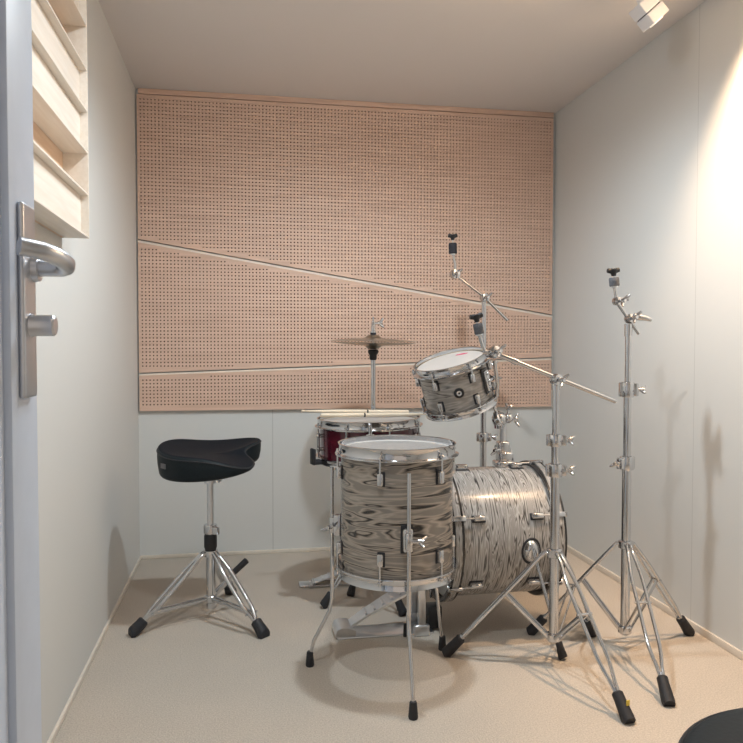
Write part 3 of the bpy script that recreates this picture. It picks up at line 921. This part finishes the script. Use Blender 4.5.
# pedal: heel plate and sloping footboard, frame to the pole
pd = MB().slab((0.205, HY - 0.030, 0.0), (0.262, HY + 0.030, 0.010), 0.003)
pd.cyl((0.262, HY - 0.03, 0.012), (0.262, HY + 0.03, 0.012), 0.006, n=14)
pd.build('heel_plate', M['chrome'], root)
a, b = V((0.262, HY, 0.014)), V((0.478, HY, 0.085))
d = (b - a).normalized(); Rm = Matrix((d, V((0, 1, 0)), d.cross(V((0, 1, 0))))).transposed()
fb = MB().box((a + b) / 2, ((b - a).length, 0.052, 0.006), Rm, 0.002)
for k in range(7):
    fb.box(a.lerp(b, 0.15 + 0.12 * k) + V((0, 0, 0.005)), (0.006, 0.044, 0.003), Rm, 0.001)
fb.build('footboard', M['steel'], root)
rl = MB()
for s in (-1, 1):
    rl.tube([(0.24, HY + s * 0.036, 0.006), (0.40, HY + s * 0.034, 0.006), (HX, HY + s * 0.018, 0.026)], 0.004, 10)
rl.build('pedal_frame', M['chrome'], root)

def hat(label, z, flip):
    r = 0.166
    pr = [(0.0035, 0.022), (0.012, 0.0225), (0.024, 0.019), (0.033, 0.011), (0.042, 0.0085), (0.09, 0.0055), (0.14, 0.0015), (r, -0.002), (r, -0.003),
          (0.14, 0.0005), (0.09, 0.0043), (0.042, 0.0072), (0.032, 0.0095), (0.022, 0.0175), (0.011, 0.021), (0.0035, 0.0205)]
    mb = MB().lathe([(a, b * flip) for a, b in pr], (HX, HY, z), (0.015, -0.02, 1), 96, closed=True)
    m2 = MB(); m2.v = [p - V((HX, HY, z)) for p in mb.v]; m2.f = mb.f; m2.mi = mb.mi
    o = m2.build('hi_hat_cymbal', M['bronze'], None, angle=60)
    o.location = (HX, HY, z)
    return tag(o, label, 'cymbal', 'hi-hat cymbals')

hat('upper bronze hi-hat cymbal with its bell facing up under the clutch', 0.9485, 1)
hat('lower bronze hi-hat cymbal, bell down on the black cup', 0.9375, -1)

# ------------------------------------------------------------------ kick pedal
PY = 2.300
root = thing('kick_pedal', 'silver kick drum pedal on the carpet behind the floor tom', 'pedal', (0.44, PY, 0))
MB().slab((0.285, PY - 0.048, 0.0), (0.600, PY + 0.048, 0.007), 0.003).build('base_plate', M['steel'], root)
hp = MB()
prof = [(0.280, 0.007), (0.280, 0.016), (0.286, 0.030), (0.300, 0.036), (0.325, 0.034), (0.345, 0.026), (0.345, 0.007)]
for s0, s1 in ((PY - 0.046, PY + 0.046),):
    n = len(prof)
    hp.add([(x, s0, z) for x, z in prof] + [(x, s1, z) for x, z in prof],
           [tuple(range(n)), tuple(range(2 * n - 1, n - 1, -1))] + [(i, (i + 1) % n, n + (i + 1) % n, n + i) for i in range(n)])
hp.build('heel_plate', M['steel'], root, angle=50)
a, b = V((0.330, PY, 0.036)), V((0.545, PY, 0.150))
d = (b - a).normalized(); Rm = Matrix((d, V((0, 1, 0)), d.cross(V((0, 1, 0))))).transposed()
nv = d.cross(V((0, 1, 0)))
if nv.z < 0: nv = -nv
fb = MB()
ws = [(0.0, 0.030), (0.25, 0.034), (0.6, 0.042), (0.85, 0.044), (0.97, 0.034), (1.0, 0.020)]
vs = []
for t, w in ws:
    c = a.lerp(b, t) + nv * (0.006 * math.sin(PI * t))
    vs += [c + V((0, -w, 0)), c + V((0, w, 0)), c + V((0, w, 0)) - nv * 0.007, c + V((0, -w, 0)) - nv * 0.007]
fs = []
for i in range(len(ws) - 1):
    for k in range(4):
        fs.append((i * 4 + k, i * 4 + (k + 1) % 4, i * 4 + 4 + (k + 1) % 4, i * 4 + 4 + k))
fs += [(0, 1, 2, 3), (len(vs) - 4, len(vs) - 1, len(vs) - 2, len(vs) - 3)]
fb.add(vs, fs)
for k in range(5):
    fb.box(a.lerp(b, 0.25 + 0.13 * k) + nv * 0.008, (0.008, 0.052, 0.003), Rm, 0.001)
fb.build('footboard', M['steel'], root, angle=30)
for s in (-1, 1):
    y = PY + s * 0.055
    MB().box((0.556, y, 0.108), (0.026, 0.016, 0.216), None, 0.005, 3).box((0.556, y, 0.018), (0.050, 0.020, 0.036), None, 0.005, 3).box((0.556, y, 0.214), (0.034, 0.022, 0.026), None, 0.006, 3).build('upright', M['steel'], root)
MB().cyl((0.556, PY - 0.075, 0.214), (0.556, PY + 0.075, 0.214), 0.006, n=18).lathe([(0, -0.011), (0.03, -0.011), (0.033, 0), (0.03, 0.011), (0, 0.011)], (0.556, PY, 0.214), (0, 1, 0), 28).build('axle_cam', M['chrome'], root)
MB().tube([(0.556 - 0.031, PY, 0.214), (0.526, PY, 0.18), (0.534, PY, 0.155)], 0.004, 8).build('chain', M['steel'], root)
bt_ = MB().tube([(0.556, PY, 0.214), (0.575, PY, 0.30), (0.578, PY, 0.335)], 0.0035, 10).build('beater_shaft', M['chrome'], root)
MB().lathe([(0, -0.022), (0.017, -0.020), (0.022, -0.008), (0.022, 0.010), (0.015, 0.020), (0, 0.022)], (0.574, PY, 0.345), (1, 0, 0), 26).build('beater_head', M['felt'], bt_)
MB().slab((0.585, PY - 0.026, 0.007), (0.632, PY + 0.026, 0.080), 0.006).build('hoop_clamp', M['black'], root)
MB().tube([(0.500, PY - 0.062, 0.004), (0.500, PY - 0.062, 0.045)], [0.006, 0.005], 12).build('spring_post', M['black'], root)


# ------------------------------------------------------------------ cymbal stands
STAND_GROUP = 'chrome cymbal stands without cymbals'

# in front of the kick drum, long boom arm
CX, CY = 0.877, 1.960
root = thing('cymbal_stand', 'chrome boom cymbal stand before the kick drum, long arm across to the rack tom', 'cymbal stand', (CX, CY, 0), STAND_GROUP)
legs = tripod(root, (CX, CY), [(0.586, 2.086), (1.098, 2.155), (0.926, 1.620)], 0.332, 0.088)
tg = MB().box((0.9285, 1.6365, 0.046), (0.010, 0.003, 0.014), Matrix.Rotation(0.2, 3, 'Z'), 0.0008)
# tubes
MB().cyl((CX, CY, 0.074), (CX, CY, 0.572), 0.0135, n=24).build('lower_tube', M['chrome'], root)
MB().cyl((CX, CY, 0.55), (CX, CY, 0.660), 0.0115, n=24).build('middle_tube', M['chrome'], root)
MB().cyl((CX, CY, 0.64), (CX, CY, 0.815), 0.0092, n=24).build('upper_tube', M['chrome'], root)
height_clamp(root, (CX, CY, 0.570), 0.0135, (0.95, -0.2, 0), 0.036)
height_clamp(root, (CX, CY, 0.656), 0.0115, (0.95, -0.2, 0), 0.034)
MB().cyl((CX, CY, 0.80), (CX, CY, 0.822), 0.012, n=20).build('tube_cap', M['chrome'], root)
gear_tilter(root, (CX, CY - 0.004, 0.829), (0.25, -0.96, 0), 0.017, 1, 'boom_tilter')
arm_l, arm_r = V((0.700, 1.975, 0.905)), V((1.053, 1.945, 0.766))
MB().tube([arm_l, arm_r], 0.0062, 16).build('boom_arm', M['chrome'], root)
MB().cyl(arm_l.lerp(arm_r, 0.0), arm_l.lerp(arm_r, 0.17), 0.0078, n=18).cyl(arm_l.lerp(arm_r, 0.14), arm_l.lerp(arm_r, 0.18), 0.0095, n=18).build('arm_sleeve', M['chrome'], root)
gear_tilter(root, arm_l + V((-0.004, -0.004, 0.003)), (0.25, -0.96, 0.1), 0.0175, 1, 'cymbal_tilter')
MB().tube([arm_l, V((0.668, 1.972, 0.911)), V((0.662, 1.972, 0.925)), V((0.651, 1.970, 0.958))], 0.0048, 12).build('cymbal_rod', M['chrome'], root)
felt_stack(root, (0.6525, 1.970, 0.955), (-0.20, -0.02, 1), 0.034, 0.0135, 'felt_grey', 'black')
tgo = tg.build('yellow_tag', M['yellow'], legs[2]); tgo['label'] = 'yellow tag on the foot'

# beside the right wall, short arm
DX, DY = 1.138, 2.030
root = thing('cymbal_stand', 'chrome cymbal stand nearest the bare side wall with a short upturned arm', 'cymbal stand', (DX, DY, 0), STAND_GROUP)
tripod(root, (DX, DY), [(0.900, 2.202), (1.410, 2.106), (1.070, 1.682)], 0.326, 0.066)
MB().cyl((DX, DY, 0.052), (DX, DY, 0.575), 0.0135, n=24).build('lower_tube', M['chrome'], root)
MB().cyl((DX, DY, 0.55), (DX, DY, 0.797), 0.0115, n=24).build('middle_tube', M['chrome'], root)
MB().cyl((DX, DY, 0.78), (DX, DY, 0.985), 0.0092, n=24).cyl((DX, DY, 0.955), (DX, DY, 0.992), 0.0115, n=24).build('upper_tube', M['chrome'], root)
height_clamp(root, (DX, DY, 0.573), 0.0135, (-0.95, -0.3, 0), 0.040)
height_clamp(root, (DX, DY, 0.795), 0.0115, (0.95, -0.2, 0), 0.046)
gear_tilter(root, (DX + 0.004, DY - 0.002, 1.008), (0.1, -1, 0.1), 0.014, 1, 'boom_tilter')
MB().tube([(DX + 0.012, DY - 0.012, 1.014), (DX + 0.040, DY - 0.02, 1.010), (DX + 0.060, DY - 0.024, 1.004)], [0.011, 0.009, 0.006], 14).build('tilter_lever', M['chrome'], root)
MB().tube([(1.167, 2.020, 0.962), (1.104, 2.036, 1.056)], 0.0055, 14).build('boom_arm', M['chrome'], root)
gear_tilter(root, (1.103, 2.032, 1.060), (0.2, -1, 0), 0.0125, 1, 'cymbal_tilter')
MB().tube([(1.108, 2.026, 1.062), (1.130, 2.018, 1.066)], [0.007, 0.005], 12).build('tilter_bolt', M['chrome'], root)
MB().tube([(1.102, 2.034, 1.050), (1.099, 2.034, 1.075), (1.0935, 2.034, 1.104)], 0.0048, 12).build('cymbal_rod', M['chrome'], root)
felt_stack(root, (1.094, 2.034, 1.101), (-0.10, -0.0, 1), 0.030, 0.0150, 'felt_grey', 'black')

# behind the kick drum
BX, BY = 0.945, 2.800
root = thing('cymbal_stand', 'chrome cymbal stand rising behind the kick drum, boom arm up against the panels', 'cymbal stand', (BX, BY, 0), STAND_GROUP)
tripod(root, (BX, BY), [(BX + 0.25 * math.cos(math.radians(q)), BY + 0.25 * math.sin(math.radians(q))) for q in (85, 205, 325)], 0.33, 0.08)
MB().cyl((BX, BY, 0.066), (BX, BY, 0.570), 0.0135, n=24).build('lower_tube', M['chrome'], root)
MB().cyl((BX, BY, 0.55), (BX, BY, 0.86), 0.0115, n=24).build('middle_tube', M['chrome'], root)
MB().cyl((BX, BY, 0.84), (BX, BY, 1.105), 0.0092, n=24).build('upper_tube', M['chrome'], root)
height_clamp(root, (BX, BY, 0.562), 0.0135, (0.95, -0.2, 0), 0.036)
height_clamp(root, (BX, BY, 0.855), 0.0115, (0.95, -0.2, 0), 0.034)
gear_tilter(root, (BX, BY - 0.003, 1.120), (0.2, -1, 0), 0.017, 1, 'boom_tilter')
MB().tube([(1.040, 2.790, 1.030), (BX, BY - 0.004, 1.122), (0.828, 2.805, 1.210)], 0.0055, 14).build('boom_arm', M['chrome'], root)
gear_tilter(root, (0.824, 2.800, 1.212), (0.2, -1, 0), 0.0195, 1, 'cymbal_tilter')
MB().tube([(0.826, 2.803, 1.212), (0.826, 2.803, 1.25), (0.8165, 2.803, 1.292)], 0.005, 12).build('cymbal_rod', M['chrome'], root)
felt_stack(root, (0.8168, 2.803, 1.288), (-0.02, 0, 1), 0.046, 0.0165, 'felt', 'black', 0.012)

# ------------------------------------------------------------------ drum throne
TX, TY = -0.114, 2.505
root = thing('drum_throne', 'black saddle-seat drum throne on a chrome tripod, beside the drum kit', 'drum stool', (TX, TY, 0))
tripod(root, (TX, TY), [(-0.362, 2.396), (0.064, 2.312), (-0.050, 2.760)], 0.228, 0.072, rod=0.0072, spread=0.0165, footr=(0.018, 0.0225), footlen=0.060, mid=0.88, hub=0.024)
MB().cyl((TX, TY, 0.040), (TX, TY, 0.275), 0.0155, n=24).build('lower_tube', M['chrome'], root)
MB().cyl((TX, TY, 0.26), (TX, TY, 0.475), 0.0108, n=24).build('threaded_post', M['steel'], root)
MB().lathe([(0.0, 0.024), (0.018, 0.024), (0.0215, 0.018), (0.0215, -0.020), (0.016, -0.036), (0.0, -0.036)], (TX, TY, 0.268), (0, 0, 1), 28).build('bushing', M['black'], root)
mb = MB().lathe([(0.0, 0.016), (0.021, 0.016), (0.023, 0.012), (0.023, -0.010), (0.019, -0.016), (0.0, -0.016)], (TX, TY, 0.308), (0, 0, 1), 28)
mb.box((TX + 0.018, TY - 0.02, 0.306), (0.024, 0.016, 0.026), Matrix.Rotation(-0.6, 3, 'Z'), 0.004)
mb.build('memory_collar', M['chrome'], root)
mb = MB().cyl((TX, TY, 0.464), (TX, TY, 0.488), 0.020, n=24)
mb.box((TX, TY, 0.490), (0.13, 0.10, 0.008), None, 0.002)
so = mb.build('seat_clamp', M['steel'], root)
MB().wing((TX + 0.030, TY - 0.012, 0.476), (1, -0.4, 0), 0.020, 0.006, 0.2).build('wing_bolt', M['steel'], so)
# locking lever with a rubber end
a, b, c = V((TX + 0.017, TY + 0.03, 0.082)), V((-0.034, 2.545, 0.147)), V((0.006, 2.550, 0.182))
lo = MB().tube([a, b], 0.006, 12).build('locking_lever', M['chrome'], root)
MB().tube([b - (c - b) * 0.2, b, c, c + (c - b) * 0.05], [0.0085, 0.0105, 0.011, 0.007], 16).build('rubber_grip', M['rubber'], lo)

# seat: rounded saddle with a notch between two thigh lobes
def seat_radius(th):
    n0 = math.radians(-8)
    r = 0.171
    dth = math.atan2(math.sin(th - n0), math.cos(th - n0))
    r -= 0.055 * math.exp(-((dth - 0.12) / 0.32) ** 2)
    r += 0.036 * math.exp(-((dth - 0.80) / 0.34) ** 2)
    r += 0.006 * math.exp(-((dth + 0.80) / 0.34) ** 2)
    return r

def seat_mesh():
    n = 96
    rings = []
    prof = []                                      # (scale, kind, param): top, rounding, side, underside
    for s in (0.15, 0.35, 0.55, 0.72, 0.84): prof.append((s, 0.0))
    for i in range(7):
        w = PI / 2 * i / 6
        prof.append((0.90 + 0.10 * math.sin(w), 0.16 * (1 - math.cos(w))))
    prof += [(1.002, 0.35), (0.995, 0.55), (0.975, 0.75)]
    for i in range(1, 6):
        w = PI / 2 * i / 5
        prof.append((0.975 - 0.13 * (1 - math.cos(w)), 0.75 + 0.25 * math.sin(w)))
    prof += [(0.6, 1.0), (0.3, 1.0)]
    vs, fs = [], []
    def topz(th, s):
        far = max(0.0, math.cos(th - math.radians(38)))
        back = max(0.0, -math.cos(th + 0.1))
        near = max(0.0, math.cos(th + math.radians(40)))
        return 0.573 - 0.045 * near ** 4 * s ** 2 + 0.026 * max(0.0, math.cos(th - math.radians(140))) ** 2 * s ** 2 - 0.014 * (1 - s * s) + 0.028 * far ** 3 * s ** 2 + 0.008 * back ** 2 * s + 0.004
    def botz(th, s):
        fr = 0.5 + 0.5 * math.cos(th)
        return 0.490 + 0.030 * fr ** 2 * s + 0.010 * fr ** 8 * s
    for s, q in prof:
        row = []
        for k in range(n):
            th = 2 * PI * k / n
            r = seat_radius(th) * s
            zt, zb = topz(th, min(1, s)), botz(th, s)
            row.append(len(vs)); vs.append((TX + r * math.cos(th), TY + r * math.sin(th), zt + (zb - zt) * q))
        rings.append(row)
    ct = len(vs); vs.append((TX, TY, topz(0, 0)))
    cb = len(vs); vs.append((TX, TY, 0.490))
    mi = []
    for k in range(n):
        fs.append((ct, rings[0][k], rings[0][(k + 1) % n])); mi.append(1)
    for i in range(len(rings) - 1):
        for k in range(n):
            fs.append((rings[i][k], rings[i + 1][k], rings[i + 1][(k + 1) % n], rings[i][(k + 1) % n])); mi.append(1 if i < 8 else 0)
    for k in range(n):
        fs.append((cb, rings[-1][(k + 1) % n], rings[-1][k])); mi.append(0)
    mb = MB(); mb.add(vs, fs); mb.mi = mi
    return mb, [vs[i] for i in rings[11]]

mb, rim = seat_mesh()
so = mb.build('seat', [M['leather'], M['plush']], root, angle=60)
pp = MB().tube([V(p) for p in rim] + [V(rim[0])], 0.0022, 8)
pp.build('piping', M['rubber'], so)
ang = math.radians(214)
rr = seat_radius(ang)
q = V((TX + rr * math.cos(ang), TY + rr * math.sin(ang), 0.540))
Rm = Matrix.Rotation(ang, 3, 'Z')
MB().box(q + V((math.cos(ang), math.sin(ang), 0)) * 0.0005, (0.004, 0.030, 0.016), Rm, 0.001).build('seat_badge', M['badge'], so)

# ------------------------------------------------------------------ second black stool, cut off by the corner of the view
QX, QY, QZ = 0.585, 0.590, 0.507
root = thing('drum_stool', 'black round padded stool, only its rim showing close to the viewer', 'drum stool', (QX, QY, 0))
MB().lathe([(0, 0.0), (0.10, 0.0), (0.148, -0.002), (0.160, -0.005), (0.1665, -0.011), (0.170, -0.022), (0.171, -0.050), (0.168, -0.066), (0.158, -0.076), (0.12, -0.080), (0, -0.080)], (QX, QY, QZ), (0, 0, 1), 96).build('seat', M['leather'], root, angle=60)
pp = MB().tube([(QX + 0.1685 * math.cos(2 * PI * k / 72), QY + 0.1685 * math.sin(2 * PI * k / 72), QZ - 0.013) for k in range(73)], 0.0025, 8)
pp.build('piping', M['rubber'], root)
MB().cyl((QX, QY, 0.05), (QX, QY, 0.425), 0.014, n=20).build('post', M['chrome'], root)
tripod(root, (QX, QY), [(QX + 0.22 * math.cos(math.radians(q)), QY + 0.22 * math.sin(math.radians(q))) for q in (100, 220, 340)], 0.23, 0.075, rod=0.0062, footr=(0.017, 0.024), mid=0.66)


# ------------------------------------------------------------------ light
def lamp(name, kind, loc, energy, col, radius, target=None, cone=None, blend=0.3):
    d = bpy.data.lights.new(name, kind)
    d.energy = energy
    d.color = col
    d.shadow_soft_size = radius
    o = bpy.data.objects.new(name, d)
    COL.objects.link(o)
    o.location = loc
    if kind == 'SPOT':
        d.spot_size = math.radians(cone); d.spot_blend = blend
        o.rotation_euler = (V(target) - V(loc)).to_track_quat('-Z', 'Y').to_euler()
    return o


lamp('lamp_over_kit', 'SPOT', (0.48, 1.93, 1.955), 54, (0.86, 0.95, 1.0), 0.034, (0.50, 2.05, 0), 164, 0.7)
lamp('lamp_entry', 'SPOT', (0.16, 1.18, 1.955), 26, (0.88, 0.96, 1.0), 0.026, (0.35, 1.9, 0.75), 160, 0.8)
lamp('lamp_by_wall', 'SPOT', (1.30, 1.72, 1.955), 95, (1.0, 0.68, 0.42), 0.03, (1.83, 1.64, 0.9), 112, 0.6)

# light of the room outside reaches in through the open doorway
w = bpy.data.worlds.new('world')
bpy.context.scene.world = w
w.use_nodes = True
bg = w.node_tree.nodes['Background']
bg.inputs['Color'].default_value = (1.0, 0.86, 0.74, 1)
bg.inputs['Strength'].default_value = 0.55

# ------------------------------------------------------------------ camera
cam = bpy.data.cameras.new('camera')
cam.sensor_width = 36
cam.lens = 730.13 / 743 * 36
cam.clip_start = 0.02
co = bpy.data.objects.new('camera', cam)
COL.objects.link(co)
yaw, pitch, roll = 0.173077, 0.0324270, 0.000781
F = V((math.sin(yaw) * math.cos(pitch), math.cos(yaw) * math.cos(pitch), -math.sin(pitch)))
Rt = V((math.cos(yaw), -math.sin(yaw), 0))
U = Rt.cross(F)
R2, U2 = Rt * math.cos(roll) + U * math.sin(roll), U * math.cos(roll) - Rt * math.sin(roll)
m = Matrix((R2, U2, -F)).transposed().to_4x4()
m.translation = V((0, 0, 0.92))
co.matrix_world = m
sc = bpy.context.scene
sc.camera = co
sc.view_settings.view_transform = 'Standard'
sc.view_settings.look = 'None'
sc.view_settings.exposure = 0.02
sc.view_settings.gamma = 1.0
sc.view_settings.use_curve_mapping = False
